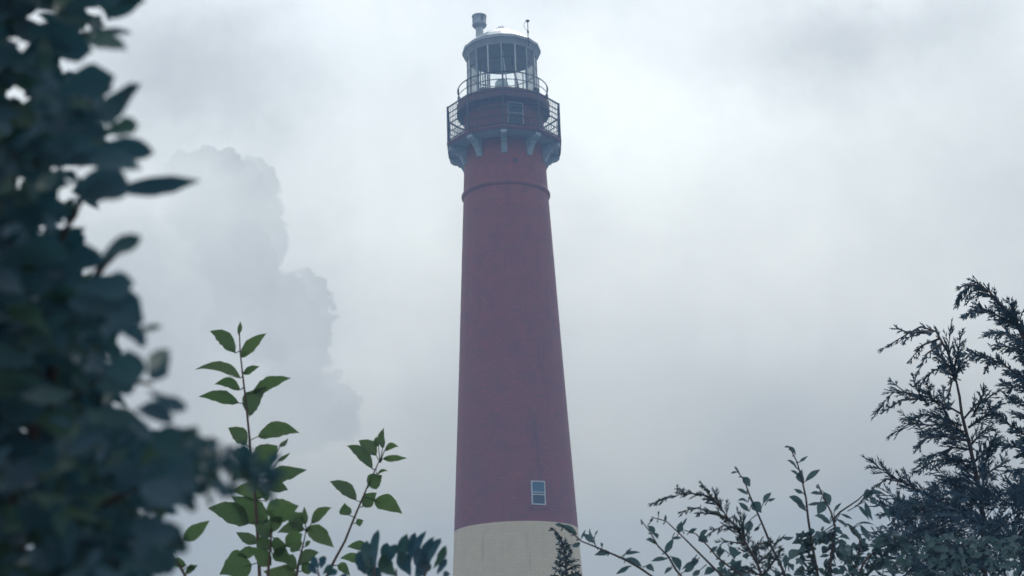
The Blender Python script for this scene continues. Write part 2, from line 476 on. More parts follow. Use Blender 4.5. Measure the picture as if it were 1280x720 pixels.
# inside the lantern: pedestal and lens, a cabinet, a ladder and a brace
MB().lathe([(.40, 42.95), (.36, 43.1), (.30, 43.3), (.30, 44.15), (.42, 44.2)], 24, c=(-.05, .2), cap1=True).build('lens_pedestal', M_dark, lh, True)
MB().lathe([(.30, 44.2), (.42, 44.3), (.45, 44.5), (.42, 44.7), (.30, 44.85)], 24, c=(-.05, .2), cap1=True).build('beacon_lens', M_lens, lh, True)
MB().box(-1.45, -.72, -.5, .3, 42.95, 44.1).build('cabinet', M_dark, lh, bevel=.02)
MB().tube([(1.15, -.6, 42.95), (.62, -.2, 46.3)], .07, 6).build('brace', M_iron, lh)
MB().tube([(.05, -1.2, 46.3), (.4, -1.0, 43.0)], .04, 6).build('ladder_rail', M_steel, lh)
MB().tube([(-1.1, .9, 46.3), (-1.1, .9, 43.0)], .05, 6).tube([(-1.4, .7, 46.3), (-1.4, .7, 43.0)], .04, 6).tube([(-.95, 1.1, 46.3), (-.95, 1.1, 43)], .04, 6).build('conduit', M_iron, lh)
fm = MB(); Mx = rotz(R(50)) @ Matrix.Translation((0, -2.72, 42.9))
fm.box(-.16, .16, -.12, .12, .12, .40, Mx).box(-.03, .03, -.03, .03, 0, .12, Mx)
fm.build('floodlight', M_iron, lh, bevel=.02)
hm_ = MB()
hp = [rotz(R(31)) @ Vector((.22 * math.cos(k * math.pi / 9), -2.56 + .02 * (k % 2), 40.95 + .34 * math.sin(k * math.pi / 9))) for k in range(19)]
hm_.tube(hp, .03, 6).build('hose_loop', painted('red_hose', (.26, .04, .05), (.22, .04, .05), .5, 6), lh, True)


def sash_window(az_, r, z0, z1, w, sky_pane, fw=.058):
    Mw = rotz(az_) @ Matrix.Translation((0, -r, 0))
    f = MB()
    zm = (z0 + z1) / 2
    y0, y1 = -.05, .06
    f.box(-w / 2, -w / 2 + fw, y0, y1, z0, z1, Mw).box(w / 2 - fw, w / 2, y0, y1, z0, z1, Mw)
    f.box(-w / 2 + fw, w / 2 - fw, y0, y1, z1 - fw, z1, Mw).box(-w / 2 + fw, w / 2 - fw, y0, y1, z0, z0 + fw, Mw)
    win = f.build('window', M_white, lh)
    MB().box(-w / 2 + fw, w / 2 - fw, y0 + .015, y1, zm + .01, zm + .055, Mw).build('sash_rail', M_white, win)
    if sky_pane:
        MB().box(-w / 2 + fw, w / 2 - fw, y0 + .015, y1, zm - .12, zm - .07, Mw).build('sash_rail', M_white, win)
        MB().box(-w / 2 + fw, w / 2 - fw, y0 + .03, y1, z1 - fw - .11, z1 - fw - .07, Mw).build('pane_bar', M_sky_pane, win)  # bar across the upper pane in the same reflected-sky blue
    MB().box(-w / 2 + fw, w / 2 - fw, y0 + .04, y1 - .01, zm + .01, z1 - fw, Mw).build('upper_pane', M_sky_pane if sky_pane else M_pane, win)
    MB().box(-w / 2 + fw, w / 2 - fw, y0 + .04, y1 - .01, z0 + fw, zm + .01, Mw).build('lower_pane', M_pane, win)
    if sky_pane: MB().box(-w / 2 - .14, w / 2 + .14, -.06, .1, z0 - .19, z0 - .11, Mw).build('sill', M_red, win)
    return win


sash_window(R(21.8), rshaft(17.6) + .03, 16.92, 18.28, .84, True)
sash_window(R(17.5), 2.50, 40.62, 42.1, .98, False, .055)

# ------------------------------------------------------------------ plants: leaves, stems, cedar sprays
rnd = random.Random(11)


def ovate(t): return (math.sin(math.pi * min(1, t) ** .78) ** 1.0) * (1.05 - .2 * t) if 0 < t < 1 else 0.0
def obovate(t): return math.sin(math.pi * min(1, t) ** 1.5) ** .62 if 0 < t < 1 else 0.0
def lance(t): return math.sin(math.pi * t ** .85) ** 1.1 if 0 < t < 1 else 0.0


def leaf(mb, b, tip, w, shape=ovate, seg=8, curl=.15, tilt=.5, teeth=.0, sag=None):
    """one curved leaf blade with a folded midrib from b to tip, w wide"""
    b, tip = Vector(b), Vector(tip)
    d = tip - b; L = d.length; d.normalize()
    view = (b - Vector((0, 0, EYE))).normalized()
    side = d.cross(view).normalized()
    nrm = side.cross(d).normalized()
    ang = rnd.uniform(-tilt, tilt)
    side2 = side * math.cos(ang) + nrm * math.sin(ang); nrm2 = side2.cross(d).normalized()
    bow = (rnd.uniform(-.25, 1) * curl) if sag is None else sag
    up = Vector((0, 0, 1)) if abs(d.z) < .8 else side
    rows = []
    for i in range(seg + 1):
        t = i / seg
        h = w * .5 * shape(t)
        jl, jr = 1 + rnd.uniform(-teeth, teeth), 1 + rnd.uniform(-teeth, teeth)
        c = b + d * (L * t) + up * (L * bow * (1 - (2 * t - 1) ** 2)) + nrm2 * (L * .10 * math.sin(math.pi * t))
        rows.append((c - side2 * h * jl - nrm2 * h * .28, c, c + side2 * h * jr - nrm2 * h * .28))
    vs = [p for r_ in rows for p in r_]
    fs = []
    for i in range(seg):
        o = i * 3
        fs += [(o, o + 1, o + 4, o + 3), (o + 1, o + 2, o + 5, o + 4)]
    mb.add(vs, fs)


def conv(z, ox, oy, s): return (ox + z[0] / s, oy + z[1] / s)


def stem_path(pts, Y, dY=0.0, jit=0.0):
    n = len(pts)
    return [at(p[0], p[1], Y + dY * i / max(1, n - 1) + rnd.uniform(-jit, jit)) for i, p in enumerate(pts)]


def to_ground(p, n=5, drift=.12):
    """continue a stem from p down to the ground"""
    out = []
    for i in range(1, n + 1):
        t = i / n
        out.append(Vector((p.x + drift * math.sin(t * 2.2) * .6, p.y + drift * t * .5, p.z * (1 - t) - (.02 if i == n else 0))))
    return out


def leafy_plant(name, label, cat, group, Y, ox, oy, sc, stems, leaves, mleaf, mstem, shape, stem_px, wscale=1.0, teeth=.08, seg=8, tilt=.5, petiole=True, curl=.15, fill=None):
    u = Y / FPX
    fol, parts = MB(), []
    base = None
    wood = []
    for k, st in enumerate(stems):
        pts = [conv(z, ox, oy, sc) for z in st]
        P3 = stem_path(pts, Y + (0 if k == 0 else rnd.uniform(-.12, .12) * Y * .3))
        if k == 0:
            g_ = to_ground(P3[-1]); base = g_[-1]
        wood.append((k, P3, pts))
    root = empty(name, (base.x, base.y, 0)); tag(root, label, cat, group)
    off = Vector((base.x, base.y, 0))
    for k, P3, pts in wood:
        full = P3
        if pts[-1][1] > 700:
            e = P3[-1]; gp = Vector((base.x + rnd.uniform(-.15, .15), base.y + rnd.uniform(-.1, .1), -.02))
            full = P3 + [e.lerp(gp, t) for t in (.25, .5, .75, 1.0)]
        n = len(full)
        rad = [u * stem_px * (.35 + .75 * min(1.6, i / max(1, len(P3) - 1))) for i in range(n)]
        mbs = MB(); mbs.tube(full, rad, 6)
        mbs.build('stem', mstem, root, True, off)
    for lf in leaves:
        bz, tz, w = lf[0], lf[1], lf[2]
        pb, pt = conv(bz, ox, oy, sc), conv(tz, ox, oy, sc)
        b3 = at(*pb, Y)
        best = None                                  # the stem point this leaf grows from
        for _, P3, _p in wood:
            for i in range(len(P3) - 1):
                for t in (0, .2, .4, .6, .8):
                    c = P3[i].lerp(P3[i + 1], t)
                    c2 = c + Vector((0, 0, -5 * u))
                    dd = math.hypot(c2.x - b3.x, c2.z - b3.z)
                    if best is None or dd < best[0]: best = (dd, c2)
        near = best[0] < (24 if sc < 3 else 15) * u
        yy = best[1].y + rnd.uniform(-3, 3) * u if near else Y + rnd.uniform(-.06, .06) * Y
        b3 = at(*pb, yy); t3 = at(*pt, yy + rnd.uniform(-.18, .18) * 60 * u)
        leaf(fol, b3, t3, w / sc * u * wscale * rnd.uniform(.85, 1.15), lf[3] if len(lf) > 3 else shape, seg, curl, tilt, teeth)
        if petiole and near: fol.tube([best[1], b3, b3.lerp(t3, .25)], [u * .9, u * .7, u * .4], 4)
        elif petiole: fol.tube([b3 - (t3 - b3) * .35 + Vector((0, 0, -4 * u)), b3, b3.lerp(t3, .2)], [u * .8, u * .7, u * .4], 4)
    if fill: fill(fol, root)
    fol.build('foliage', mleaf, root, True, off)
    return root


# --- saplings, lower left (zoom 220,390 x2.18)
Z8 = (220, 390, 2.18)
A_st = [[(172, 40), (175, 110), (181, 165), (190, 240), (200, 340), (207, 430), (215, 500), (222, 600), (228, 720)]]
A_lv = [((170, 60), (175, 25), 11), ((162, 112), (92, 52), 34), ((176, 125), (247, 58), 32), ((177, 180), (50, 158), 32), ((182, 168), (228, 148), 24),
        ((176, 212), (104, 198), 26), ((172, 248), (60, 231), 36), ((208, 222), (314, 180), 38), ((200, 284), (250, 204), 46), ((193, 362), (142, 315), 32),
        ((222, 340), (337, 330), 44), ((205, 400), (150, 382), 34), ((213, 432), (278, 365), 62), ((240, 450), (357, 430), 42), ((282, 368), (306, 344), 12),
        ((278, 408), (312, 383), 9), ((250, 478), (306, 486), 34), ((246, 516), (262, 456), 30), ((245, 500), (150, 488), 36), ((200, 577), (86, 535), 50),
        ((252, 572), (150, 502), 56), ((220, 632), (163, 600), 32), ((215, 652), (165, 662), 30), ((207, 688), (118, 716), 66), ((226, 585), (268, 592), 40)]
leafy_plant('sapling', 'tallest slender green sapling with a straight red-brown stem, beside the dark bush', 'sapling', 'leafy green saplings', 4.4, *Z8, A_st, A_lv, M_leaf_sap, M_redstem, ovate, 2.2, 1.18, .10, 12, .6, True, .22)
B_st = [[(556, 400), (545, 425), (520, 480), (490, 550), (460, 625), (430, 680), (410, 722)]]
B_lv = [((563, 372), (567, 315), 25), ((552, 368), (547, 338), 12), ((568, 378), (607, 368), 20), ((563, 400), (630, 398), 20), ((546, 392), (497, 350), 34), ((536, 428), (465, 365), 30),
        ((522, 472), (562, 445), 40), ((548, 442), (578, 434), 10), ((492, 514), (418, 462), 32), ((472, 554), (460, 520), 32), ((508, 530), (547, 492), 34), ((540, 512), (617, 550), 44),
        ((490, 576), (511, 568), 18), ((520, 636), (466, 640), 28), ((508, 680), (446, 672), 30), ((440, 690), (475, 720), 26)]
leafy_plant('sapling', 'leaning green sapling nearest the lighthouse, its leaf tuft tilted right', 'sapling', 'leafy green saplings', 4.7, *Z8, B_st, B_lv, M_leaf_sap, M_redstem, ovate, 1.9, 1.18, .08, 12, .6, True, .22)
C_st = [[(356, 590), (345, 640), (335, 680), (328, 722)], [(263, 540), (257, 640), (250, 722)]]
C_lv = [((350, 592), (276, 602), 34), ((352, 580), (350, 530), 18), ((368, 577), (424, 533), 26), ((358, 585), (430, 642), 46), ((345, 585), (300, 538), 40), ((336, 650), (316, 620), 34),
        ((352, 640), (367, 624), 12), ((245, 545), (335, 528), 52), ((262, 612), (214, 580), 36), ((262, 640), (302, 636), 44), ((255, 650), (236, 600), 40), ((300, 640), (345, 605), 34), ((260, 690), (205, 640), 40), ((335, 690), (390, 655), 34), ((255, 600), (290, 560), 30), ((262, 660), (318, 690), 40), ((330, 700), (290, 668), 34), ((350, 560), (318, 556), 22), ((330, 716), (238, 706), 44), ((342, 706), (378, 688), 30)]
leafy_plant('sapling', 'low two-stemmed green sapling between the tallest one and the leaning one', 'sapling', 'leafy green saplings', 4.1, *Z8, C_st, C_lv, M_leaf_sap, M_redstem, ovate, 1.8, 1.18, .08, 12, .6, True, .22)
D_st = [[(18, 625), (-10, 660), (10, 690), (28, 725)]]
D_lv = [((20, 622), (92, 568), 36), ((28, 690), (-22, 684), 26), ((30, 695), (52, 704), 20), ((-12, 650), (-50, 610), 30), ((25, 715), (60, 690), 18)]
leafy_plant('sapling', 'short green sapling half hidden by the dark bush, one pointed leaf sticking out', 'sapling', 'leafy green saplings', 3.6, *Z8, D_st, D_lv, M_leaf_sap, M_redstem, ovate, 1.9, 1.15, .06)

# --- low out-of-focus shrub with upright lobed leaves
L_st = [[(600, 700), (600, 760)], [(540, 690), (545, 760)], [(690, 690), (660, 760)], [(385, 700), (400, 760)]]
L_lv = []
for (x0, y0, x1, y1, w) in [(545, 700, 552, 592, 30), (530, 700, 520, 622, 30), (560, 700, 575, 628, 28), (580, 690, 600, 632, 26), (515, 716, 498, 650, 24), (620, 700, 630, 604, 32), (640, 690, 652, 600, 24),
                            (655, 690, 682, 596, 22), (670, 700, 703, 612, 20), (690, 690, 722, 616, 24), (700, 700, 736, 636, 22), (640, 720, 610, 650, 40), (710, 716, 738, 672, 22), (600, 720, 560, 660, 46), (540, 725, 505, 675, 46), (680, 720, 660, 640, 40),
                            (650, 735, 690, 680, 40), (390, 700, 372, 666, 26), (395, 700, 405, 664, 22), (385, 715, 360, 690, 24), (400, 715, 428, 690, 24), (410, 720, 440, 704, 20), (560, 740, 530, 700, 40), (470, 740, 450, 716, 24), (730, 730, 742, 708, 18)]:
    L_lv.append(((x0, y0), (x1, y1), w))
leafy_plant('lobed_shrub', 'low dark shrub with blurred upright finger-like leaves at the foot of the frame', 'shrub', None, 2.9, *Z8, L_st, L_lv, M_leaf_bay, M_bark, obovate, 2.6, .95, .16, 8, .3, False)

# --- the big near bush on the left, far out of focus
bush_edge = [(0, 150), (30, 135), (60, 105), (80, 78), (100, 120), (130, 150), (160, 140), (190, 160), (215, 135), (240, 140), (255, 105), (275, 82), (300, 95), (325, 120), (350, 100), (362, 150),
             (400, 160), (440, 155), (480, 165), (520, 190), (550, 220), (580, 250), (600, 262), (620, 225), (650, 212), (680, 208), (720, 205), (900, 260), (1400, 300)]


def edge_at(y):
    for (y0, x0), (y1, x1) in zip(bush_edge, bush_edge[1:]):
        if y <= y1: return x0 + (x1 - x0) * (y - y0) / (y1 - y0)
    return 300


bl = []
for (x0, y0, x1, y1, w) in [(400, 70, 552, 0, 58), (250, 40, 560, -30, 90), (330, 122, 498, 124, 26), (320, 150, 478, 190, 76), (150, 170, 345, 190, 110), (210, 350, 432, 285, 120), (390, 470, 505, 305, 80), (470, 420, 530, 310, 30),
                            (340, 560, 580, 572, 80), (330, 600, 535, 640, 90), (380, 500, 520, 470, 70), (270, 700, 490, 700, 100), (450, 716, 755, 676, 78)]:
    bl.append((x0 / 3, y0 / 3, x1 / 3, y1 / 3, w / 3))
for (x0, y0, x1, y1, w) in [(260, 110, 485, 60, 100), (370, 322, 530, 226, 66), (260, 310, 400, 318, 110), (250, 470, 540, 545, 190), (290, 430, 505, 400, 90), (330, 500, 520, 460, 110), (430, 580, 548, 642, 60), (520, 590, 608, 565, 24), (560, 735, 642, 650, 60)]:
    bl.append((x0 / 3, 220 + y0 / 3, x1 / 3, 220 + y1 / 3, w / 3))
for (x0, y0, x1, y1, w) in [(320, 60, 475, 50, 100), (300, 110, 440, 100, 90), (482, 90, 548, 5, 60), (470, 120, 604, 184, 46), (430, 190, 560, 222, 60), (480, 290, 670, 280, 100), (560, 340, 690, 310, 90), (520, 400, 640, 430, 110), (450, 430, 600, 500, 90),
                            (540, 480, 635, 500, 50), (470, 600, 608, 640, 80), (420, 560, 580, 590, 90), (440, 680, 570, 690, 90), (520, 650, 600, 600, 50)]:
    bl.append((x0 / 2.572, 440 + y0 / 2.572, x1 / 2.572, 440 + y1 / 2.572, w / 2.572))
# small ragged tips of the lower arm
for i in range(150):
    x = rnd.uniform(215, 335); y = 585 + (x - 225) * .12 + rnd.uniform(-38, 34) * (1 - (x - 225) / 190)
    a = rnd.uniform(-1.4, 1.6); L_ = rnd.uniform(14, 30)
    bl.append((x, y, x + L_ * math.cos(a), y - L_ * math.sin(a), rnd.uniform(6, 12)))
for i in range(1500):
    y = rnd.uniform(-90, 760) if i < 1320 else rnd.uniform(700, 1300)
    e = edge_at(max(0, y))
    x = rnd.uniform(-170, e - 48)
    a = rnd.uniform(-.9, 1.0); L_ = rnd.uniform(55, 100)
    x1 = min(x + L_ * math.cos(a) * .8, e - 6)
    bl.append((x - 25, y, x1, y - L_ * math.sin(a) * .7, rnd.uniform(20, 36)))
for i in range(1500):                       # smaller leaves between
    y = rnd.uniform(-60, 760); e = edge_at(max(0, y))
    x = rnd.uniform(-80, e - 14); a = rnd.uniform(0, 6.28)
    bl.append((x, y, x + 34 * math.cos(a) if x + 34 * math.cos(a) < e - 6 else x - 34, y + 34 * math.sin(a), rnd.uniform(12, 20)))
GAPS = [(62, 10, 9), (42, 28, 8), (56, 30, 8), (10, 62, 9), (35, 57, 8), (25, 116, 8), (8, 128, 7), (97, 168, 10), (52, 198, 6), (28, 230, 8), (92, 220, 7), (110, 222, 8), (128, 220, 6), (78, 242, 8), (100, 253, 9), (45, 297, 7), (35, 400, 6), (64, 462, 6), (36, 540, 7),
        (62, 550, 7), (140, 545, 6), (232, 571, 6), (258, 574, 8), (270, 598, 6), (192, 646, 7), (105, 570, 6), (155, 622, 5), (36, 708, 8), (152, 696, 6), (168, 492, 9), (180, 513, 9), (160, 665, 5)]


def hits_gap(x0, y0, x1, y1, w):
    L2 = (x1 - x0) ** 2 + (y1 - y0) ** 2 + 1e-6
    for gx, gy, gr_ in GAPS:
        t = max(0, min(1, ((gx - x0) * (x1 - x0) + (gy - y0) * (y1 - y0)) / L2))
        if math.hypot(gx - x0 - t * (x1 - x0), gy - y0 - t * (y1 - y0)) < gr_ * .62 + w * .18: return True
    return False


bl = [b_ for i, b_ in enumerate(bl) if i < 186 or not hits_gap(*b_)]
fol = MB()
for i, (x0, y0, x1, y1, w) in enumerate(bl):
    near = i < 186
    Y = rnd.uniform(.86, .98) if near else rnd.uniform(.92, 1.4)
    u = Y / FPX
    leaf(fol, at(x0, y0, Y), at(x1, y1, Y + rnd.uniform(-.03, .03)), w * u * (1.12 if near else 1.1), (obovate if i % 3 else ovate) if near else lance, 8, .16, .3 if near else .6, .16)
gb = at(60, 720, 1.35); gb = Vector((gb.x - .35, gb.y, 0))
bush = empty('bush', gb)
tag(bush, 'big dark out-of-focus bush with rounded leaves filling the left edge', 'bush')
fol.build('foliage', M_leaf_bay, bush, True, gb)
for pts in ([(60, 720), (40, 500), (60, 330), (110, 235), (180, 238)], [(30, 720), (0, 450), (20, 200), (60, 60), (110, 42)], [(90, 720), (110, 640), (190, 600), (300, 610)], [(50, 600), (70, 420), (130, 330), (165, 300)], [(20, 300), (60, 170), (140, 110)],
            [(60, 520), (120, 470), (190, 480)]):
    P3 = stem_path(pts, 1.12, -.1)
    if pts[0][1] >= 700: P3 = [gb + Vector((rnd.uniform(-.05, .05), 0, -.02)), gb.lerp(P3[0], .5) + Vector((-.05, 0, 0))] + P3
    n = len(P3)
    MB().tube(P3, [.007 - .006 * i / (n - 1) for i in range(n)], 6).build('branch', M_bark, bush, True, gb)

# --- small-leaved shrubs, lower right
ZR = (680, 540, 4.0)
R_st = [[(535, 425), (610, 445), (680, 510), (740, 570), (800, 630), (860, 690), (900, 725)],
        [(485, 440), (530, 500), (570, 570), (620, 620), (660, 690), (690, 725)],
        [(60, 465), (120, 485), (185, 545), (260, 575), (330, 605), (400, 635), (480, 680), (545, 725)],
        [(700, 490), (760, 510), (820, 570), (870, 630), (950, 690), (1000, 725)]]
R_lv = [((165, 510), (85, 460), 30), ((100, 475), (55, 462), 22), ((185, 535), (208, 487), 14), ((182, 556), (138, 570), 24), ((250, 555), (195, 508), 34), ((250, 535), (230, 478), 13), ((254, 520), (272, 490), 9), ((290, 580), (289, 553), 14), ((332, 602), (252, 616), 30),
        ((402, 612), (484, 602), 18), ((404, 612), (440, 580), 14), ((408, 632), (492, 675), 30), ((430, 668), (358, 712), 26), ((508, 670), (552, 700), 38), ((492, 460), (484, 432), 12), ((518, 468), (550, 520), 32), ((550, 505), (568, 536), 22),
        ((560, 562), (508, 540), 20), ((604, 606), (650, 528), 36), ((640, 532), (690, 530), 18), ((616, 634), (534, 648), 22), ((636, 622), (678, 698), 44), ((545, 432), (528, 448), 12), ((572, 424), (574, 396), 10), ((605, 450), (608, 412), 16),
        ((672, 505), (688, 445), 32), ((688, 478), (716, 430), 14), ((722, 506), (766, 482), 26), ((775, 545), (820, 490), 24), ((775, 528), (822, 552), 44), ((762, 648), (688, 690), 24), ((735, 650), (775, 645), 44), ((852, 690), (800, 716), 40), ((880, 630), (886, 562), 36),
        ((925, 570), (950, 640), 44), ((700, 700), (760, 660), 34), ((830, 600), (870, 570), 24), ((930, 690), (985, 650), 40), ((780, 690), (740, 720), 30), ((960, 700), (990, 640), 46), ((900, 600), (860, 610), 26), ((640, 680), (600, 712), 22)]
leafy_plant('leafy_shrub', 'sparse small-leaved shrub with long arching twigs reaching over the lighthouse base', 'shrub', 'small-leaved shrubs', 4.8, *ZR, R_st, R_lv, M_leaf_pri, M_bark, lance, 1.5, .95, .08, 8, .4, True, .22)
ZQ = (900, 540, 4.0)
Q_st = [[(345, 70), (385, 150), (410, 240), (430, 330), (440, 430), (460, 560), (490, 725)], [(75, 180), (120, 240), (150, 320), (190, 410), (220, 480), (260, 580), (310, 680), (325, 725)],
        [(490, 260), (520, 330), (555, 400), (575, 470), (560, 600), (540, 725)], [(740, 290), (690, 340), (600, 400), (565, 440), (575, 470)], [(575, 430), (650, 470), (700, 540), (690, 640), (660, 725)], [(890, 520), (840, 560), (780, 590), (720, 650), (690, 725)]]
Q_lv = [((85, 200), (52, 210), 12), ((90, 190), (70, 172), 10), ((112, 225), (150, 275), 42), ((138, 312), (82, 284), 22), ((140, 350), (85, 350), 14), ((145, 398), (92, 352), 28), ((160, 352), (208, 405), 60), ((215, 358), (258, 303), 26), ((238, 345), (278, 332), 18), ((150, 440), (140, 505), 44),
        ((170, 495), (200, 475), 20), ((350, 75), (322, 75), 12), ((378, 110), (342, 72), 24), ((398, 150), (440, 120), 15), ((386, 182), (332, 142), 16), ((396, 222), (350, 194), 14), ((418, 258), (412, 185), 40), ((425, 248), (502, 188), 38), ((416, 306), (368, 284), 22), ((424, 376), (342, 324), 32), ((430, 395), (375, 340), 32),
        ((500, 285), (486, 258), 12), ((506, 312), (452, 308), 18), ((518, 300), (548, 368), 44), ((502, 352), (436, 364), 18), ((528, 345), (488, 412), 52), ((568, 402), (608, 354), 16), ((738, 305), (826, 312), 24), ((765, 300), (715, 335), 44), ((745, 325), (792, 372), 26),
        ((690, 368), (748, 445), 22), ((725, 348), (765, 445), 30), ((602, 408), (664, 436), 16), ((640, 458), (715, 540), 32), ((700, 462), (748, 546), 28), ((690, 456), (774, 466), 12), ((585, 438), (640, 480), 20), ((815, 378), (852, 452), 30), ((858, 510), (770, 560), 38), ((870, 520), (895, 500), 30),
        ((260, 570), (205, 555), 26), ((310, 530), (370, 525), 24), ((345, 640), (395, 590), 48), ((395, 600), (430, 580), 30), ((340, 660), (330, 610), 34), ((430, 640), (395, 625), 24), ((545, 455), (470, 420), 24), ((550, 460), (500, 430), 26)]
for i in range(430):
    x = rnd.uniform(380, 1500) if i > 120 else rnd.uniform(400, 900); top = 500 if x < 620 else (560 if x < 760 else 530)
    y = top + abs(rnd.gauss(0, 1)) * 140
    a = rnd.uniform(0, 6.28); L_ = rnd.uniform(30, 64)
    Q_lv.append(((x, y), (x + L_ * math.cos(a), y + L_ * math.sin(a) * .8), rnd.uniform(14, 34)))
for i in range(70):
    x = rnd.uniform(0, 420); y = 560 + rnd.uniform(0, 1) ** .7 * 240
    if 180 < x < 420 and y < 640: continue
    a = rnd.uniform(0, 6.28); L_ = rnd.uniform(36, 60)
    Q_lv.append(((x, y), (x + L_ * math.cos(a), y + L_ * math.sin(a) * .8), rnd.uniform(18, 36)))
leafy_plant('leafy_shrub', 'bushier small-leaved shrub in front of the cedars with a tall upright shoot', 'shrub', 'small-leaved shrubs', 5.4, *ZQ, Q_st, Q_lv, M_leaf_pri, M_bark, lance, 1.7, .95, .08, 8, .5, True, .22)


# --- cedars
def twig(mb, p, d, L, r):
    u_ = d.orthogonal().normalized(); w_ = d.cross(u_)
    q1 = p + d * (L * .55)
    vs = []
    for c, rr in ((p, r * .75), (q1, r)):
        for k in range(3):
            a = 2.094 * k; vs.append(c + (u_ * math.cos(a) + w_ * math.sin(a)) * rr)
    vs.append(p + d * L)
    mb.add(vs, [(0, 1, 4, 3), (1, 2, 5, 4), (2, 0, 3, 5), (3, 4, 6), (4, 5, 6), (5, 3, 6)])


def rdir(d, ang):
    """d turned by ang in a random direction"""
    ax = d.orthogonal().normalized()
    ax = Matrix.Rotation(rnd.uniform(0, 6.283), 3, d) @ ax
    return (Matrix.Rotation(ang, 3, ax) @ d).normalized()


def spray(mb, p, d, L, u, step=4.0, tw=1.0, droop=.15):
    """a flat-ish branchlet set with scale-leaved twiglets"""
    n = max(2, int(L / (step * u)))
    c = p.copy(); dd = d.copy()
    pl = d.orthogonal().normalized(); pl = Matrix.Rotation(rnd.uniform(0, 6.28), 3, d) @ pl
    pts = [c.copy()]
    for i in range(n):
        t = i / n
        dd = (dd + Vector((0, 0, -droop / n)) + Vector((rnd.uniform(-1, 1), rnd.uniform(-1, 1), rnd.uniform(-1, 1))) * .05).normalized()
        c = c + dd * (L / n); pts.append(c.copy())
        for sgn in (-1, 1):
            if rnd.random() < .12: continue
            ax = dd.cross(pl)
            sd_ = (dd * rnd.uniform(.8, 1.0) + pl * (sgn * rnd.uniform(.25, .6)) + (ax * rnd.uniform(-.28, .28))).normalized()
            twig(mb, c, sd_, (L * .34 * (1 - t) + 5 * u) * rnd.uniform(.6, 1.15), 1.05 * u * tw)
    twig(mb, c, dd, 8 * u, .9 * u * tw)
    mb.tube(pts, [1.1 * u * tw * (1 - .5 * i / n) for i in range(n + 1)], 3, False)


def cedar_branch(mb, P3, u, L0=30, L1=10, gap=7, ang=.52, tw=1.0, start=0.0, droop=.15):
    """sprays along a branch polyline, base first"""
    seglen = [(b_ - a_).length for a_, b_ in zip(P3, P3[1:])]
    tot = sum(seglen); s_ = start * tot
    while s_ < tot:
        acc = 0
        for i, l in enumerate(seglen):
            if acc + l >= s_: break
            acc += l
        d = (P3[i + 1] - P3[i]).normalized(); p = P3[i] + d * (s_ - acc)
        t = s_ / tot
        spray(mb, p, rdir(d, ang * rnd.uniform(.6, 1.2)), (L0 + (L1 - L0) * t) * u * rnd.uniform(.55, 1.2), u, 4.2, tw, droop)
        s_ += gap * u * rnd.uniform(.6, 1.3)
    spray(mb, P3[-1], (P3[-1] - P3[-2]).normalized(), L1 * 1.3 * u, u, 4.2, tw, droop)


def cedar(name, label, group, Y, ox, oy, sc, trunk, branches, fmat, trunk_px=4.0, extra=None, ground_shift=0.0):
    u = Y / FPX
    T = stem_path([conv(z, ox, oy, sc) for z in trunk], Y)      # top first
    e = T[-1]; base = Vector((e.x + ground_shift, e.y, 0))
    root = empty(name, base); tag(root, label, 'cedar tree', group)
    full = T + [e.lerp(base + Vector((0, 0, -.03)), t) for t in (.33, .66, 1.0)]
    n = len(full)
    MB().tube(full, [u * trunk_px * (.18 + 1.1 * i / (n - 1)) for i in range(n)], 7).build('trunk', M_bark, root, True, base)
    fo, wd = MB(), MB()
    for br in branches:
        pts, kw = br
        kw = dict(kw); dY = kw.pop('dY', rnd.uniform(-.05, .05) * Y)
        P3 = stem_path([conv(z, ox, oy, sc) for z in pts], Y, dY)
        cedar_branch(fo, P3, u, **kw)
        m_ = len(P3); MB().tube(P3, [u * (1.7 - 1.2 * i / (m_ - 1)) for i in range(m_)], 4).build('branch', M_bark, root, True, base)
    if extra: extra(fo, wd, u, Y)
    fo.build('foliage', fmat, root, False, base)
    return root


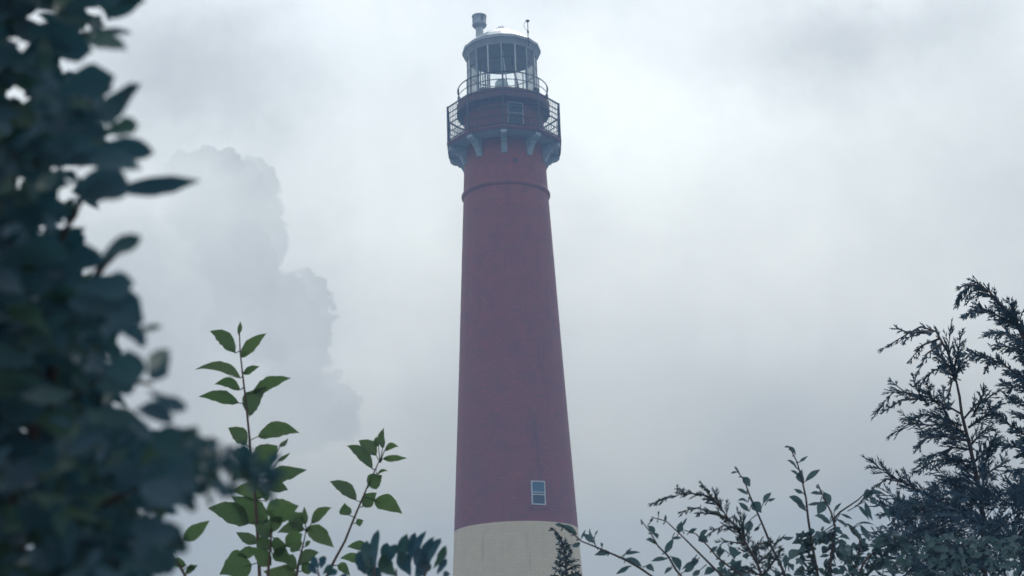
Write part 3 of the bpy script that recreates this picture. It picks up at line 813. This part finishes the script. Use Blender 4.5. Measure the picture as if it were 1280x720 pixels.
Z3 = (1080, 340, 3.6)      # y beyond 720 continues below
S1 = dict(L0=17, L1=9, gap=3.6, tw=.72)
thin = dict(L0=9, L1=6, gap=7, ang=.42, tw=.8)
fat = dict(L0=22, L1=11, gap=3, tw=.72)
C1_tr = [(325, 270), (370, 350), (400, 420), (415, 490), (430, 560), (440, 640), (460, 720), (480, 800), (510, 930), (530, 1050), (545, 1380)]
C1_br = [([(370, 350), (325, 268), (255, 245), (200, 275), (100, 335)], thin), ([(320, 265), (240, 265), (185, 308)], thin), ([(300, 275), (200, 272), (150, 257)], thin), ([(340, 300), (262, 330), (212, 390)], thin), ([(350, 320), (280, 370), (235, 470)], dict(thin, L0=13)),
         ([(370, 420), (310, 445), (266, 492)], dict(thin, L0=14)), ([(400, 430), (380, 360), (385, 290)], dict(S1, L1=14)), ([(405, 440), (420, 370), (435, 300)], dict(S1, L1=14)), ([(415, 490), (380, 420), (340, 380)], S1), ([(410, 470), (430, 420), (455, 405)], S1),
         ([(400, 440), (350, 390), (320, 330)], S1), ([(415, 492), (395, 460), (360, 440)], S1), ([(410, 480), (425, 440), (430, 380)], S1), ([(395, 490), (385, 540), (378, 580)], thin),
         ([(440, 640), (370, 600), (280, 560), (200, 545), (130, 540), (65, 618)], dict(S1, start=.08)), ([(260, 575), (190, 545), (130, 498)], thin), ([(250, 570), (170, 578), (95, 622)], thin), ([(290, 600), (250, 550), (225, 485)], dict(S1, L0=13)), ([(340, 600), (300, 560), (282, 505)], dict(S1, L0=13)),
         ([(380, 620), (360, 580), (355, 530)], S1), ([(440, 690), (350, 660), (270, 640), (210, 655)], fat), ([(400, 680), (300, 690), (210, 680), (150, 718)], S1), ([(450, 660), (500, 600), (560, 565), (612, 532), (660, 572)], dict(S1, start=.15)), ([(490, 650), (520, 590), (540, 535)], S1), ([(560, 600), (580, 640), (615, 600)], thin),
         ([(470, 700), (540, 650), (590, 600)], fat), ([(450, 720), (380, 690), (300, 720)], fat),
         ([(470, 760), (380, 730), (290, 735), (200, 660)], S1), ([(470, 760), (360, 740), (280, 745), (240, 790)], S1), ([(490, 800), (400, 790), (300, 830), (270, 850)], fat), ([(480, 760), (420, 700), (370, 650)], fat), ([(480, 780), (530, 720), (570, 690)], fat), ([(500, 860), (400, 840), (310, 850), (230, 900)], S1),
         ([(500, 850), (560, 800), (590, 740)], fat), ([(510, 930), (560, 900), (620, 870), (635, 830)], S1), ([(510, 900), (440, 860), (380, 830)], fat), ([(520, 960), (430, 930), (350, 950)], fat), ([(510, 940), (460, 900), (430, 850)], fat), ([(515, 900), (550, 860), (570, 790)], fat),
         ([(530, 1100), (400, 1060), (280, 1000), (200, 960), (120, 920), (55, 870)], dict(fat, L1=14)), ([(170, 945), (100, 930), (40, 975)], thin), ([(240, 990), (190, 930), (180, 890)], thin), ([(530, 1060), (460, 1000), (400, 960)], fat), ([(300, 1080), (220, 1060), (150, 1080), (130, 1150)], S1), ([(120, 1080), (160, 1040), (190, 1030)], thin)]


def dense_low(fo, wd, u, Y):
    for i in range(110):
        x = rnd.uniform(1120, 1300); y = rnd.uniform(615, 735) if i < 98 else rnd.uniform(720, 860)
        if x < 1210 and y < 635: continue
        p = at(x, y, Y + rnd.uniform(-.6, .5))
        a = rnd.uniform(.2, 2.9); Ln = rnd.uniform(40, 70) * u
        q_ = p + Vector((math.cos(a) * Ln, rnd.uniform(-.5, .5) * Ln, math.sin(a) * Ln * .7))
        cedar_branch(fo, [p, p.lerp(q_, .5) + Vector((0, 0, .1 * Ln)), q_], u, 24, 12, 3.0, .6, .72)


cedar('cedar_tree', 'feathery blue-green cedar with a bare nodding leader, left of the dense cedar', 'cedars', 6.5, *Z3, C1_tr, C1_br, M_cedar, 3.2, dense_low)
plume = dict(L0=20, L1=8, gap=1.9, ang=.58, tw=.8)
C2_tr = [(505, 45), (565, 90), (625, 155), (690, 240), (740, 340), (775, 450), (800, 600), (810, 800), (820, 1380)]
C2_br = [([(740, 340), (680, 230), (620, 150), (560, 85), (505, 48), (450, 82), (424, 128)], dict(plume, L0=22, L1=6)), ([(530, 60), (480, 60), (440, 65)], thin), ([(560, 85), (500, 80), (458, 110)], thin), ([(580, 110), (520, 90), (480, 122)], thin), ([(680, 240), (590, 190), (520, 158), (460, 195)], dict(plume, L0=17, L1=6)),
         ([(700, 260), (680, 200), (660, 150)], plume), ([(740, 340), (640, 270), (550, 285)], dict(plume, L0=15)), ([(760, 370), (690, 345), (590, 330)], dict(plume, L0=15)), ([(770, 500), (700, 470), (620, 410), (540, 385), (450, 365)], dict(plume, L0=15, L1=8)), ([(590, 400), (560, 410), (548, 440)], thin), ([(740, 340), (735, 280), (720, 250)], plume),
         ([(780, 470), (740, 400), (700, 380)], plume), ([(790, 560), (720, 520), (630, 510)], plume), ([(800, 640), (750, 600), (680, 572)], plume), ([(800, 720), (750, 660), (690, 640)], plume), ([(800, 780), (720, 730), (660, 690), (595, 630)], dict(plume, L0=17)), ([(810, 860), (720, 800), (660, 780), (600, 780)], plume), ([(780, 520), (740, 480), (680, 460)], plume),
         ([(790, 500), (820, 450), (840, 400)], plume), ([(810, 700), (860, 650), (900, 600)], plume), ([(810, 900), (740, 880), (650, 900)], plume), ([(815, 980), (740, 960), (660, 990)], plume), ([(800, 600), (760, 560), (730, 500)], plume), ([(815, 1050), (730, 1020), (640, 1050)], plume), ([(800, 850), (770, 800), (720, 770)], plume), ([(790, 480), (860, 500), (920, 470)], plume), ([(810, 800), (880, 770), (930, 740)], plume)]
cedar('cedar_tree', 'dense dark cedar at the right edge with a plume-like tip curling left', 'cedars', 8.5, *Z3, C2_tr, C2_br, M_cedar, 4.5)
J_tr = [(800, 320), (880, 370), (920, 430), (980, 500), (1010, 560), (1060, 640), (1090, 725)]
J_br = [([(880, 370), (820, 320), (740, 308), (680, 312), (570, 347)], dict(thin, L0=13, gap=4.5)), ([(700, 308), (685, 295), (668, 280)], thin), ([(860, 350), (825, 310), (792, 262)], dict(thin, L0=11)), ([(910, 430), (850, 400), (760, 380), (694, 396)], thin), ([(925, 440), (860, 412), (780, 404)], thin), ([(980, 490), (900, 466), (835, 502)], thin),
        ([(1000, 560), (940, 550), (890, 545)], thin), ([(880, 380), (870, 340), (862, 320)], thin), ([(1010, 560), (960, 470), (920, 430), (885, 375)], dict(L0=22, L1=13, gap=4, tw=.75)), ([(1080, 700), (1060, 640), (1020, 570), (980, 500)], dict(L0=22, L1=15, gap=4, tw=.75)), ([(1040, 600), (1080, 560), (1130, 545)], S1), ([(1060, 660), (1110, 620), (1160, 560)], S1), ([(1090, 720), (1140, 660), (1180, 600)], S1), ([(1090, 720), (1020, 690), (960, 690)], S1), ([(1000, 540), (1000, 480), (985, 440)], S1)]
cedar('cedar_tree', 'thin sparse cedar with one bare arching spray among the small-leaved twigs', 'cedars', 4.9, *ZR, J_tr, J_br, M_cedar_green, 2.2)
# small conical cedar standing before the cream base of the tower
K_tr = [(50, 480), (80, 520), (100, 570), (108, 640), (112, 725)]
K_br = [([(95, 560), (75, 520), (48, 490)], dict(thin, L0=5, L1=3, gap=5))]
for i in range(17):
    y = 540 + 250 * (i / 16); hw = 7 + (y - 525) * .27
    s_ = 1 if i % 2 else -1
    x0 = 85 + min(25, (y - 525) * .22)
    K_br.append(([(x0, y + 12), (x0 + s_ * hw * .6, y - 2), (x0 + s_ * hw * rnd.uniform(.85, 1.15), y - rnd.uniform(6, 22))], dict(L0=4.5, L1=2.5, gap=3.6, tw=.6, ang=.5)))
cedar('cedar_tree', 'little pointed cedar standing in front of the cream base of the lighthouse', 'cedars', 14.0, *ZR, K_tr, K_br, M_cedar_green, 2.0)
